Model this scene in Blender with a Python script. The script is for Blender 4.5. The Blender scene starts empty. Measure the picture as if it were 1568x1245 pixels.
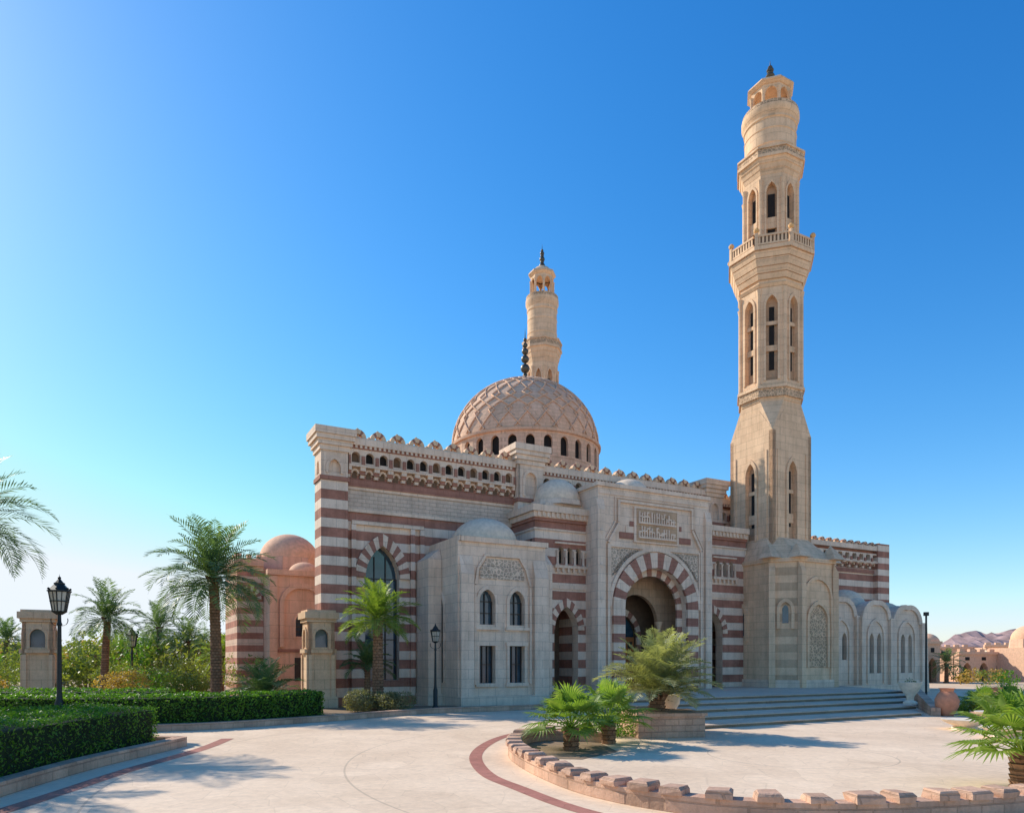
import bpy, bmesh, math, random
from mathutils import Matrix, Vector
from mathutils import noise as mnoise
R=math.radians
scene=bpy.context.scene
random.seed(7)

# ------------------------------------------------------------------ materials
def new_mat(name):
    m=bpy.data.materials.new(name); m.use_nodes=True
    nt=m.node_tree; b=nt.nodes['Principled BSDF']
    return m,nt,b
def N(nt,t,**k):
    n=nt.nodes.new(t)
    for a,v in k.items(): setattr(n,a,v)
    return n
def L(nt,a,b): nt.links.new(a,b)
def math_n(nt,op,a,b=None):
    n=N(nt,'ShaderNodeMath',operation=op)
    for i,v in enumerate((a,b)):
        if v is None: continue
        if isinstance(v,(int,float)): n.inputs[i].default_value=v
        else: L(nt,v,n.inputs[i])
    return n.outputs[0]
def mixc(nt,fac,a,b,mode='MIX'):
    n=N(nt,'ShaderNodeMixRGB',blend_type=mode)
    for i,v in enumerate((fac,a,b)):
        if isinstance(v,(int,float)): n.inputs[i].default_value=v
        elif isinstance(v,tuple): n.inputs[i].default_value=(*v,1)
        else: L(nt,v,n.inputs[i])
    return n.outputs[0]
def noise(nt,vec,scale,detail=3,rough=.6):
    n=N(nt,'ShaderNodeTexNoise'); n.inputs['Scale'].default_value=scale
    n.inputs['Detail'].default_value=detail; n.inputs['Roughness'].default_value=rough
    L(nt,vec,n.inputs['Vector']); return n.outputs[0]
def ramp(nt,fac,stops):
    n=N(nt,'ShaderNodeValToRGB'); e=n.color_ramp.elements
    while len(e)<len(stops): e.new(.5)
    for el,(p,c) in zip(e,stops):
        el.position=p; el.color=(*c,1) if len(c)==3 else c
    L(nt,fac,n.inputs[0]); return n.outputs[0]
def g(v): return (v,v,v)

def stone(name,c1,c2,bw=.8,bh=.4,stripe=None,pitch=.8,rough=.85,bump=.35,mort=.70,relief=0,dirt=.84):
    m,nt,b=new_mat(name)
    tc=N(nt,'ShaderNodeTexCoord').outputs['Object']
    s=N(nt,'ShaderNodeSeparateXYZ'); L(nt,tc,s.inputs[0])
    xy=math_n(nt,'ADD',s.outputs[0],s.outputs[1])
    cb=N(nt,'ShaderNodeCombineXYZ'); L(nt,xy,cb.inputs[0]); L(nt,s.outputs[2],cb.inputs[1])
    br=N(nt,'ShaderNodeTexBrick'); L(nt,cb.outputs[0],br.inputs['Vector'])
    br.inputs['Scale'].default_value=1; br.inputs['Brick Width'].default_value=bw
    br.inputs['Row Height'].default_value=bh; br.inputs['Mortar Size'].default_value=.012
    br.inputs['Mortar Smooth'].default_value=.3
    br.inputs['Color1'].default_value=(*c1,1); br.inputs['Color2'].default_value=(*c2,1)
    br.inputs['Mortar'].default_value=(*[x*mort for x in c1],1)
    col=br.outputs['Color']
    n1=noise(nt,tc,1.1,4,.65)
    if stripe:
        md=math_n(nt,'FLOORED_MODULO',s.outputs[2],pitch)
        f=math_n(nt,'LESS_THAN',md,pitch/2)
        rc=ramp(nt,n1,[(.3,tuple(x*.82 for x in stripe)),(.7,tuple(x*1.22 for x in stripe))])
        rc=mixc(nt,.8,rc,ramp(nt,br.outputs['Fac'],[(0,g(1)),(1,g(.7))]),'MULTIPLY')
        col=mixc(nt,f,col,rc)
    col=mixc(nt,.9,col,ramp(nt,n1,[(.3,g(dirt)),(.62,g(1.06))]),'MULTIPLY')
    mp=N(nt,'ShaderNodeMapping'); mp.inputs['Scale'].default_value=(4,4,.35); L(nt,tc,mp.inputs[0])
    n3=noise(nt,mp.outputs[0],1.3,3)
    col=mixc(nt,.6,col,ramp(nt,n3,[(.34,(.80,.78,.76)),(.55,g(1))]),'MULTIPLY')
    n2=noise(nt,tc,22,3,.7)
    col=mixc(nt,.5,col,ramp(nt,n2,[(.32,g(.80)),(.6,g(1.05))]),'MULTIPLY')
    h=math_n(nt,'ADD',math_n(nt,'MULTIPLY',n2,.5),math_n(nt,'MULTIPLY',br.outputs['Fac'],-.8))
    if relief:
        vo=N(nt,'ShaderNodeTexVoronoi',feature='DISTANCE_TO_EDGE'); vo.inputs['Scale'].default_value=relief
        L(nt,tc,vo.inputs['Vector'])
        gt=math_n(nt,'GREATER_THAN',vo.outputs[0],.10)
        h=math_n(nt,'ADD',h,math_n(nt,'MULTIPLY',gt,-1.5))
        col=mixc(nt,1,col,ramp(nt,gt,[(0,g(1)),(1,g(.6))]),'MULTIPLY')  # shade of the sunk cells is put into the colour
    L(nt,col,b.inputs['Base Color']); b.inputs['Roughness'].default_value=rough
    b.inputs['Specular IOR Level'].default_value=.2
    bp=N(nt,'ShaderNodeBump'); bp.inputs['Strength'].default_value=bump; bp.inputs['Distance'].default_value=.03
    L(nt,h,bp.inputs['Height']); L(nt,bp.outputs[0],b.inputs['Normal'])
    return m
def plain(name,c,rough=.7,metal=0,var=.15,scale=6,spec=.3,bump=.1):
    m,nt,b=new_mat(name)
    tc=N(nt,'ShaderNodeTexCoord').outputs['Object']
    n=noise(nt,tc,scale,4)
    L(nt,ramp(nt,n,[(.3,tuple(x*(1-var) for x in c)),(.7,tuple(min(1,x*(1+var)) for x in c))]),b.inputs['Base Color'])
    b.inputs['Roughness'].default_value=rough; b.inputs['Metallic'].default_value=metal
    b.inputs['Specular IOR Level'].default_value=spec
    bp=N(nt,'ShaderNodeBump'); bp.inputs['Strength'].default_value=bump; bp.inputs['Distance'].default_value=.02
    L(nt,noise(nt,tc,scale*5,2),bp.inputs['Height']); L(nt,bp.outputs[0],b.inputs['Normal'])
    return m
def leaf(name,c1,c2,c3,scale=2.5,trans=.35):
    m,nt,b=new_mat(name)
    tc=N(nt,'ShaderNodeTexCoord').outputs['Object']
    n=noise(nt,tc,scale,4,.75)
    col=ramp(nt,n,[(.32,c1),(.5,c2),(.7,c3)])
    L(nt,col,b.inputs['Base Color']); b.inputs['Roughness'].default_value=.5
    b.inputs['Specular IOR Level'].default_value=.35
    t=N(nt,'ShaderNodeBsdfTranslucent'); L(nt,mixc(nt,1,col,(1.5,1.6,.6),'MULTIPLY'),t.inputs[0])
    mx=N(nt,'ShaderNodeMixShader'); mx.inputs[0].default_value=trans
    L(nt,b.outputs[0],mx.inputs[1]); L(nt,t.outputs[0],mx.inputs[2])
    L(nt,mx.outputs[0],nt.nodes['Material Output'].inputs[0])
    return m

M={}
M['cream']=stone('cream_limestone',(.90,.675,.50),(.83,.61,.445))
M['stripe']=stone('banded_masonry',(.92,.71,.545),(.85,.65,.495),stripe=(.42,.19,.13))
M['red']=stone('red_sandstone',(.45,.205,.14),(.39,.18,.125),bh=.2)
M['sand']=stone('minaret_limestone',(.90,.605,.375),(.82,.545,.335))
M['sandrough']=stone('rough_limestone',(.76,.58,.44),(.67,.51,.385),bw=.35,bh=.17,bump=.7)
M['relief']=stone('carved_limestone',(.92,.69,.50),(.84,.62,.45),relief=6,bump=.8)
M['reliefsand']=stone('carved_minaret_stone',(.90,.605,.375),(.82,.545,.335),relief=6,bump=.8)
M['dome']=stone('dome_stone',(.87,.56,.375),(.77,.49,.325),bw=.5,bh=.22)
M['domepale']=plain('dome_plaster',(.83,.63,.445),.85)
M['pink']=stone('pink_stucco',(.86,.50,.33),(.82,.47,.31),bw=1.2,bh=.6,bump=.2)
M['pinkstripe']=stone('banded_pink_masonry',(.88,.59,.42),(.82,.54,.38),stripe=(.52,.22,.145),pitch=.6)
M['pinkdome']=plain('pink_dome_plaster',(.85,.48,.29),.85)
M['kerb']=stone('pink_kerb_stone',(.78,.48,.32),(.62,.38,.26),bw=.45,bh=.16,bump=.8,dirt=.65)
M['dark']=plain('painted_dark_opening',(.025,.022,.02),.9)  # near-black panels painted in place of the shade inside openings
M['shade']=stone('shade_toned_recess',(.62,.40,.245),(.54,.345,.21),bw=.5)  # minaret stone in a darker tone, recess shade put into the colour
M['inner']=plain('shade_toned_backing',(.19,.12,.075),.9)  # wall colour darkened to carry the shade of porch and niches
M['glass']=plain('blue_window_glass',(.035,.07,.095),.08,spec=.8,var=.4,scale=1.2,bump=.02)
M['frame']=plain('bronze_window_frame',(.06,.045,.035),.5)
M['wood']=plain('door_wood',(.42,.15,.045),.5)
M['metal']=plain('black_iron',(.03,.035,.035),.45,.3)
M['finial']=plain('aged_copper',(.11,.10,.08),.45,.6)
M['lampglass']=plain('lamp_glass',(.5,.48,.40),.25)
M['terra']=plain('terracotta',(.66,.28,.16),.8)
M['whitestone']=plain('white_stone',(.82,.69,.53),.8)
M['gold']=plain('sandstone_ball',(.8,.44,.17),.6)
M['bark']=stone('palm_bark',(.42,.24,.14),(.27,.155,.095),bw=.18,bh=.11,bump=1,mort=.4)
M['palm']=leaf('date_palm_leaf',(.055,.105,.045),(.12,.19,.085),(.22,.28,.13))
M['palmy']=leaf('yellow_green_palm_leaf',(.11,.165,.03),(.20,.28,.05),(.34,.37,.09),trans=.45)
M['fan']=leaf('fan_palm_leaf',(.11,.18,.035),(.21,.31,.06),(.38,.42,.13),trans=.45)
M['cycad']=leaf('grey_green_leaf',(.18,.19,.085),(.32,.32,.16),(.48,.45,.25))
M['hedge']=leaf('hedge_leaf',(.04,.10,.012),(.10,.22,.022),(.21,.35,.04),trans=.4)
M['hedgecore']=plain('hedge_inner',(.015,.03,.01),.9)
M['bush']=leaf('bush_leaf',(.13,.125,.065),(.24,.22,.11),(.38,.34,.19))
M['tree']=leaf('tree_leaf',(.09,.13,.03),(.20,.24,.05),(.37,.35,.08),scale=.5)
M['orange']=leaf('orange_flowering_leaf',(.30,.18,.04),(.44,.27,.07),(.52,.38,.12),scale=1)
M['soil']=plain('dry_soil',(.28,.19,.12),.95)
M['hill']=plain('bare_rock',(.33,.22,.205),.95,scale=.06,var=.5)
M['far']=plain('far_render',(.76,.47,.31),.9)
M['farwhite']=plain('far_white_render',(.82,.64,.47),.9)

def paving(name,c1,c2,scale=.9,joint=.72,jw=.016,bands=False):
    m,nt,b=new_mat(name)
    tc=N(nt,'ShaderNodeTexCoord').outputs['Object']
    vo=N(nt,'ShaderNodeTexVoronoi',feature='DISTANCE_TO_EDGE'); vo.inputs['Scale'].default_value=scale; L(nt,tc,vo.inputs[0])
    vc=N(nt,'ShaderNodeTexVoronoi'); vc.inputs['Scale'].default_value=scale; L(nt,tc,vc.inputs[0])
    sp=N(nt,'ShaderNodeSeparateColor'); L(nt,vc.outputs['Color'],sp.inputs[0])
    col=ramp(nt,sp.outputs[0],[(0,c1),(1,c2)])
    n=noise(nt,tc,.3,5,.65)
    col=mixc(nt,1,col,ramp(nt,n,[(.3,(.86,.82,.78)),(.65,(1.04,1.03,1.02))]),'MULTIPLY')
    n=noise(nt,tc,7,6,.75)
    col=mixc(nt,.8,col,ramp(nt,n,[(.3,g(.80)),(.65,g(1.04))]),'MULTIPLY')
    j=ramp(nt,vo.outputs[0],[(.0,g(joint)),(jw,g(1))])
    col=mixc(nt,1,col,j,'MULTIPLY')
    if bands:
        s=N(nt,'ShaderNodeSeparateXYZ'); L(nt,tc,s.inputs[0])
        dx=math_n(nt,'SUBTRACT',s.outputs[0],6.0); dy=math_n(nt,'SUBTRACT',s.outputs[1],15.0)
        d=math_n(nt,'SQRT',math_n(nt,'ADD',math_n(nt,'MULTIPLY',dx,dx),math_n(nt,'MULTIPLY',dy,dy)))
        q=math_n(nt,'ABSOLUTE',math_n(nt,'SUBTRACT',math_n(nt,'FLOORED_MODULO',d,3.7),1.85))
        ln=math_n(nt,'LESS_THAN',q,.018)
        col=mixc(nt,math_n(nt,'MULTIPLY',ln,.3),col,(.2,.15,.11))
    L(nt,col,b.inputs['Base Color']); b.inputs['Roughness'].default_value=.8; b.inputs['Specular IOR Level'].default_value=.2
    bp=N(nt,'ShaderNodeBump'); bp.inputs['Strength'].default_value=.35; bp.inputs['Distance'].default_value=.01
    L(nt,math_n(nt,'ADD',j,math_n(nt,'MULTIPLY',n,.8)),bp.inputs['Height']); L(nt,bp.outputs[0],b.inputs['Normal'])
    return m
M['pave']=paving('flagstone_paving',(.92,.70,.495),(.85,.64,.45),1.7,.88,.02,True)
M['sandg']=plain('sandy_ground',(.68,.49,.32),.95,scale=.3)
M['redpave']=paving('red_paving_band',(.52,.22,.165),(.43,.185,.135),4)
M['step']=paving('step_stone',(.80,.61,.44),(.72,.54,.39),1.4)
M['riser']=paving('shade_toned_riser',(.40,.30,.21),(.34,.255,.18),1.4)  # step stone darkened so the colour carries the risers' shade

# ------------------------------------------------------------------ mesh builder
def arc_pts(hw,rise,n=8):
    rise=max(rise,hw*.35)
    k=(rise*rise-hw*hw)/(2*hw); Rr=hw+k
    amax=math.atan2(rise,k)
    right=[(-k+Rr*math.cos(amax*i/n), Rr*math.sin(amax*i/n)) for i in range(n+1)]
    right[-1]=(0,rise)
    left=[(-x,z) for x,z in right]
    return left+right[::-1][1:]
class MB:
    def __init__(s): s.v=[];s.f=[];s.m=[];s.sm=[];s.slots=[];s.tf=None
    def mi(s,m):
        m=M[m] if isinstance(m,str) else m
        if m not in s.slots: s.slots.append(m)
        return s.slots.index(m)
    def face(s,pts,m,smooth=False):
        i0=len(s.v)
        for p in pts:
            p=Vector(p)
            if s.tf is not None: p=s.tf@p
            s.v.append(p)
        s.f.append(tuple(range(i0,i0+len(pts)))); s.m.append(s.mi(m)); s.sm.append(smooth)
    def box(s,x0,x1,y0,y1,z0,z1,m):
        s.frus([(x0,y0),(x1,y0),(x1,y1),(x0,y1)],z0,[(x0,y0),(x1,y0),(x1,y1),(x0,y1)],z1,m)
    def frus(s,a,z0,b,z1,m,smooth=False,cap=True):
        n=len(a)
        for i in range(n):
            j=(i+1)%n
            s.face([(*a[i],z0),(*a[j],z0),(*b[j],z1),(*b[i],z1)],m,smooth)
        if cap:
            s.face([(*p,z0) for p in a[::-1]],m); s.face([(*p,z1) for p in b],m)
    def ngon(s,cx,cy,ap0,z0,ap1,z1,n,m,rot=None):
        rot=math.pi/n if rot is None else rot
        def P(ap):
            r=ap/math.cos(math.pi/n)
            return [(cx+r*math.cos(rot+2*math.pi*i/n),cy+r*math.sin(rot+2*math.pi*i/n)) for i in range(n)]
        s.frus(P(ap0),z0,P(ap1),z1,m)
    def lathe(s,cx,cy,prof,n,m,smooth=True):
        for (r0,z0),(r1,z1) in zip(prof,prof[1:]):
            for i in range(n):
                a=2*math.pi*i/n;b=2*math.pi*(i+1)/n
                P=[(cx+r0*math.cos(a),cy+r0*math.sin(a),z0),(cx+r0*math.cos(b),cy+r0*math.sin(b),z0),
                   (cx+r1*math.cos(b),cy+r1*math.sin(b),z1),(cx+r1*math.cos(a),cy+r1*math.sin(a),z1)]
                if r0<1e-5: P=[P[0],P[2],P[3]]
                elif r1<1e-5: P=P[:3]
                s.face(P,m,smooth)
    def dome(s,cx,cy,r,z0,h,m,n=40,k=12):
        s.lathe(cx,cy,[(r*math.cos(i/k*math.pi/2) if i<k else 0, z0+h*math.sin(i/k*math.pi/2)) for i in range(k+1)],n,m)
    def ball(s,cx,cy,cz,r,m,n=10,sz=1):
        s.lathe(cx,cy,[(r*math.sin(math.pi*i/8) if 0<i<8 else 0,cz-sz*r*math.cos(math.pi*i/8)) for i in range(9)],n,m)
    def hull(s,pts,m):
        bm=bmesh.new()
        for p in pts: bm.verts.new(p)
        bmesh.ops.convex_hull(bm,input=bm.verts)
        for f in bm.faces: s.face([v.co.copy() for v in f.verts],m)
        bm.free()
    def arch_wall(s,a0,a1,z0,z1,ops,d,th,m,mr=None,n=8,edges=True):
        mr=mr or m; c=a0; e=d+th
        for (ac,hw,sill,spr,apx) in sorted(ops):
            s.face([(c,d,z0),(ac-hw,d,z0),(ac-hw,d,z1),(c,d,z1)],m)
            if sill>z0+1e-4:
                s.face([(ac-hw,d,z0),(ac+hw,d,z0),(ac+hw,d,sill),(ac-hw,d,sill)],m)
                s.face([(ac-hw,d,sill),(ac+hw,d,sill),(ac+hw,e,sill),(ac-hw,e,sill)],mr)
            s.face([(ac-hw,d,sill),(ac-hw,e,sill),(ac-hw,e,spr),(ac-hw,d,spr)],mr)
            s.face([(ac+hw,d,sill),(ac+hw,e,sill),(ac+hw,e,spr),(ac+hw,d,spr)],mr)
            P=[(ac+x,spr+z) for x,z in arc_pts(hw,apx-spr,n)] if apx>spr+1e-4 else [(ac-hw,spr),(ac+hw,spr)]
            for p,q in zip(P,P[1:]):
                s.face([(p[0],d,p[1]),(q[0],d,q[1]),(q[0],d,z1),(p[0],d,z1)],m)
                s.face([(p[0],d,p[1]),(q[0],d,q[1]),(q[0],e,q[1]),(p[0],e,p[1])],mr)
            c=ac+hw
        s.face([(c,d,z0),(a1,d,z0),(a1,d,z1),(c,d,z1)],m)
        if edges:
            s.face([(a0,d,z1),(a1,d,z1),(a1,e,z1),(a0,e,z1)],m)
            s.face([(a0,d,z0),(a1,d,z0),(a1,e,z0),(a0,e,z0)],m)
            for a in (a0,a1): s.face([(a,d,z0),(a,e,z0),(a,e,z1),(a,d,z1)],m)
    def arch_ring(s,ac,hi,ho,spr,ri,ro,d,th,ms,n=8,jamb=None,jh=.4,step=1):
        I=[(ac+x,spr+z) for x,z in arc_pts(hi,ri,n)]; O=[(ac+x,spr+z) for x,z in arc_pts(ho,ro,n)]
        e=d+th
        for i in range(len(I)-1):
            m=ms[(i//step)%len(ms)]
            p,q,r,t=I[i],I[i+1],O[i+1],O[i]
            s.face([(p[0],d,p[1]),(q[0],d,q[1]),(r[0],d,r[1]),(t[0],d,t[1])],m)
            s.face([(t[0],d,t[1]),(r[0],d,r[1]),(r[0],e,r[1]),(t[0],e,t[1])],m)
            s.face([(p[0],d,p[1]),(q[0],d,q[1]),(q[0],e,q[1]),(p[0],e,p[1])],m)
            s.face([(p[0],e,p[1]),(q[0],e,q[1]),(r[0],e,r[1]),(t[0],e,t[1])],m)
        if jamb is not None:
            z=spr;k=0
            while z>jamb+.02:
                zz=max(jamb,z-jh)
                for sg in (-1,1):
                    x0,x1=sorted((ac+sg*hi,ac+sg*ho)); s.box(x0,x1,d,e,zz,z,ms[k%len(ms)])
                z=zz;k+=1
    def make(s,name,parent=None,loc=None,rot=None,recalc=True):
        me=bpy.data.meshes.new(name)
        me.from_pydata([tuple(v) for v in s.v],[],s.f)
        for m in s.slots: me.materials.append(m)
        me.polygons.foreach_set('material_index',s.m)
        me.polygons.foreach_set('use_smooth',s.sm)
        if recalc or (any(s.sm) and len(s.f)<20000):
            bm=bmesh.new(); bm.from_mesh(me)
            bmesh.ops.remove_doubles(bm,verts=bm.verts,dist=.0004)
            bmesh.ops.recalc_face_normals(bm,faces=bm.faces)
            if any(s.sm):
                for e in bm.edges:
                    if len(e.link_faces)!=2 or e.calc_face_angle(0)>.6: e.smooth=False
            bm.to_mesh(me); bm.free()
        me.update()
        o=bpy.data.objects.new(name,me); scene.collection.objects.link(o)
        if parent: o.parent=parent
        if loc is not None: o.location=loc
        if rot is not None: o.rotation_euler=rot
        return o
def empty(name,loc=(0,0,0),rz=0):
    o=bpy.data.objects.new(name,None); scene.collection.objects.link(o)
    o.location=loc;o.rotation_euler=(0,0,rz); return o
def rotz(cx,cy,a): return Matrix.Translation((cx,cy,0))@Matrix.Rotation(a,4,'Z')

# ------------------------------------------------------------------ mosque
ANG=R(28.4); O=(-7.16,31.0)
U=(math.cos(ANG),math.sin(ANG)); 
def W(u,v,z=0): # mosque plan coordinates -> world
    return (O[0]+u*U[0]+v*U[1], O[1]+u*U[1]-v*U[0], z)
mosque=empty('mosque',(O[0],O[1],0),ANG)

def window(mb,ac,hw,sill,spr,apx,d,bars=1,rows=3,m='glass'):
    P=[(ac-hw,sill),(ac+hw,sill)]+([(ac+x,spr+z) for x,z in arc_pts(hw,apx-spr,6)][::-1] if apx>spr+1e-3 else [(ac+hw,spr),(ac-hw,spr)])
    mb.face([(x,d,z) for x,z in P],m)
    for i in range(bars):
        x=ac-hw+2*hw*(i+1)/(bars+1); mb.box(x-.02,x+.02,d-.06,d-.01,sill,spr+(apx-spr)*.7,'frame')
    for i in range(rows):
        z=sill+(spr-sill)*(i+1)/(rows); mb.box(ac-hw,ac+hw,d-.055,d-.012,z-.02,z+.02,'frame')
    mb.box(ac-hw,ac-hw+.05,d-.06,d-.01,sill,spr,'frame'); mb.box(ac+hw-.05,ac+hw,d-.06,d-.01,sill,spr,'frame')

def mould(mb,y,pts,w=.11,p=.08,m='cream'):
    for (x0,z0),(x1,z1) in zip(pts,pts[1:]):
        if abs(x0-x1)<1e-4: mb.box(x0-w/2,x0+w/2,y-p,y-.001,min(z0,z1)+w/2,max(z0,z1)-w/2,m)
        elif abs(z0-z1)<1e-4: mb.box(min(x0,x1)-w/2,max(x0,x1)+w/2,y-p,y-.001,z0-w/2,z0+w/2,m)
        else:
            dx,dz=x1-x0,z1-z0; l=math.hypot(dx,dz); nx,nz=-dz/l*w/2,dx/l*w/2
            mb.hull([(a+sx*nx,yy,c+sx*nz) for a,c in((x0,z0),(x1,z1)) for sx in(-1,1) for yy in(y-p-.003,y-.001)],m)

def gallery(mb,u0,u1,zb,zt,d,pitch=.62):
    n=max(1,round((u1-u0)/pitch)); p=(u1-u0)/n
    zm=zb+(zt-zb)*.46
    ops=[(u0+p*(i+.5),p*.30,zm+.08,zm+.36,zt-.12) for i in range(n)]
    mb.arch_wall(u0,u1,zm,zt,ops,d-.26,.24,'cream','cream',n=4)
    mb.box(u0,u1,d-.33,d,zm-.10,zm-.002,'cream')
    for i in range(n+1):
        x=u0+p*i; x0=max(u0,x-.12);x1=min(u1,x+.12)
        mb.box(x0,x1,d-.30,d,zb+.30,zm-.102,'cream')
        mb.box(x0,x1,d-.22,d,zb+.16,zb+.298,'red'); mb.box(max(u0,x-.09),min(u1,x+.09),d-.16,d,zb+.02,zb+.158,'cream')
        mb.box(max(u0,x-.07),min(u1,x+.07),d-.34,d-.262,zm+.0,zt-.3,'red')
    for i in range(n):
        x=u0+p*(i+.5)
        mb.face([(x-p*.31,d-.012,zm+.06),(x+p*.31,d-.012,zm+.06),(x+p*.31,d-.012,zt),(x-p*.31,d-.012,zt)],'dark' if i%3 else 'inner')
        mb.arch_ring(x,p*.18,p*.32,zb+.20,p*.22,p*.36,d-.14,.14,['cream'],n=4)
        mb.face([(x-p*.18,d-.006,zb+.03),(x+p*.18,d-.006,zb+.03),(x+p*.18,d-.006,zb+.34),(x-p*.18,d-.006,zb+.34)],'inner')
def crest(mb,u0,u1,z,d,pitch=.87):
    n=max(1,round((u1-u0)/pitch)); p=(u1-u0)/n
    mb.box(u0,u1,d-.36,d+.3,z-.26,z,'cream'); mb.box(u0,u1,d-.28,d+.1,z-.42,z-.262,'red')
    mb.box(u0,u1,d-.22,d+.2,z+.001,z+.1,'cream')
    k=int((u1-u0)/.21)
    for i in range(k): mb.box(u0+.05+i*.21,u0+.15+i*.21,d-.34,d-.282,z-.38,z-.262,'cream')
    for i in range(n):
        x=u0+p*(i+.5)
        mb.arch_ring(x,p*.20,p*.40,z+.1,p*.20,p*.43,d-.14,.28,['sand','sand','red'],n=4)
        mb.box(x-.05,x+.05,d-.05,d+.05,z+.1,z+.24,'sand')
        mb.ball(x,d,z+.1+p*.45,.06,'sand',8)
        mb.box(u0+p*i+.003,u0+p*i+.09,d-.1,d+.1,z+.1,z+.2,'sand')

# --- main front wall
mb=MB()
mb.arch_wall(0,8.2,0,8.4,[(1.62,.78,1.1,5.6,7.0)],0,.45,'stripe','cream',n=10)
window(mb,1.62,.78,1.1,5.6,7.0,.4,bars=2,rows=5)
mb.arch_ring(1.62,.79,1.25,5.6,1.42,1.95,-.12,.13,['red','cream'],n=9,jamb=None)
for x in (.3,3.0,3.45): mb.box(x-.1,x+.1,-.16,0,0,7.85,'stripe')
mould(mb,0,[(.3,7.95),(3.45,7.95)],.16,.15)
mb.box(0,8.2,.003,.45,8.4,9.5,'sandrough')
mb.box(0,8.2,-.07,.45,8.401,8.55,'cream'); mb.box(0,8.2,-.05,.002,9.38,9.5,'cream')
mb.box(0,8.2,-.1,.45,9.5,9.82,'red')
mb.box(0,8.2,0,.45,9.82,11.3,'stripe')
gallery(mb,0.05,8.15,9.85,11.08,0)
crest(mb,0.05,8.15,11.5,0)
mb.box(9.6,20.4,.0,.45,0,11.3,'stripe')
gallery(mb,9.65,20.35,9.85,11.08,0)
crest(mb,9.65,20.35,11.5,0)
mb.box(9.6,20.4,-.1,-.003,9.5,9.82,'red')
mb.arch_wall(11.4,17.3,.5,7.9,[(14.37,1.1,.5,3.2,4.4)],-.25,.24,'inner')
mb.arch_ring(14.37,1.1,1.4,3.2,1.2,1.55,-.32,.08,['cream','red'],n=7,jamb=.5)
for k in (-1,1):
    mb.box(14.37+min(0,k*1.08),14.37+max(0,k*1.08),-.12,-.03,.5,3.2,'wood')
mb.box(14.33,14.41,-.17,-.12,.5,3.2,'frame')
for k in range(4):
    for sx in (-.8,-.3,.3,.8): mb.box(14.37+sx-.14,14.37+sx+.14,-.15,-.12,.8+k*.6,1.15+k*.6,'frame')
mb.face([(13.27,-.05,3.2),(15.47,-.05,3.2),(15.47,-.05,4.5),(13.27,-.05,4.5)],'glass')
mb.make('front_wall',mosque)

# --- piers
def pier(mb,u0,u1,y0,y1,zt,m='stripe'):
    zc=9.6
    mb.box(u0,u1,y0,y1,0,zc,m)
    mb.box(u0-.06,u1+.06,y0-.06,y1,zc,zc+.18,'red')
    w=(u1-u0)
    mb.box(u0+.12,u1-.12,y0+.12,y1,zc+.18,zt-1.0,'cream')
    mb.arch_wall(u0,u1,zc+.18,zt-1.0,[((u0+u1)/2,w*.22,zc+.3,zt-1.7,zt-1.35)],y0,.12,'cream')
    mb.arch_ring((u0+u1)/2,w*.22,w*.32,zt-1.7,.35,.48,y0-.05,.06,['cream'],n=5,jamb=zc+.3)
    mb.tf=rotz(u0,(y0+y1)/2,-math.pi/2)
    hl=(y1-y0)/2
    mb.arch_wall(-hl,hl,zc+.18,zt-1.0,[(0,min(.3,hl*.4),zc+.3,zt-1.7,zt-1.35)],-.001,.12,'cream')
    mb.tf=None
    for i,(dz,e) in enumerate(((.22,.07),(.22,.15),(.2,.24),(.3,.30))):
        z=zt-1.0+sum((.22,.22,.2,.3)[:i]); mb.box(u0-e,u1+e,y0-e,y1+e,z,z+dz-.003,'cream')
mb=MB()
pier(mb,-1.15,0,-.3,.8,11.85)
pier(mb,8.2,9.6,-.5,.6,12.4)
pier(mb,20.4,21.6,-.35,.8,12.2)
mb.box(-1.05,-.2,.8,1.2,0,11.3,'stripe')
mb.make('corner_piers',mosque)

# --- hall body
mb=MB()
mb.box(3.4,21.2,.46,20,0,11.2,'stripe')
mb.ngon(14.4,9.8,6.0,11.2,5.6,12.6,8,'dome')
mb.make('prayer_hall',mosque)
mb=MB()
mb.box(21.6,23.6,.2,8,8.6,11.0,'pinkstripe'); gallery(mb,21.65,23.55,9.4,10.6,.2); crest(mb,21.65,23.5,11.2,.2)
mb.make('upper_return_wall',mosque)

# --- main dome
mb=MB()
cx,cy,r=14.4,9.8,4.72
n=28
mb.lathe(cx,cy,[(r-.25,12.5),(r-.25,15.4)],56,'dark')
mb.lathe(cx,cy,[(r+.25,12.6),(r+.25,12.85),(r,12.9),(r,13.9)],56,'dome')
w=2*r*math.tan(math.pi/n)
for i in range(n):
    mb.tf=rotz(cx,cy,2*math.pi*i/n)
    mb.arch_wall(-w/2,w/2,13.9,15.35,[(0,.26,14.0,14.85,15.15)],-r,.22,'dome',n=4,edges=False)
mb.tf=None
mb.lathe(cx,cy,[(r-.02,15.33),(r+.14,15.36),(r+.16,15.5),(r-.02,15.56)],56,'dome')
mb.dome(cx,cy,r-.03,15.5,4.4,'dome',56,18)
for (z,rr) in ((19.95,.3),(20.25,.16),(20.7,.3),(21.3,.26),(21.8,.22),(22.2,.17),(22.55,.12)):
    mb.ball(cx,cy,z+.12,rr,'finial',12)
mb.lathe(cx,cy,[(.08,19.9),(.05,22.5),(0,23.5)],8,'finial')
mb.make('main_dome',mosque)
cu=bpy.data.curves.new('dome_lattice','CURVE'); cu.dimensions='3D'; cu.bevel_depth=.05; cu.bevel_resolution=0
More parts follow.
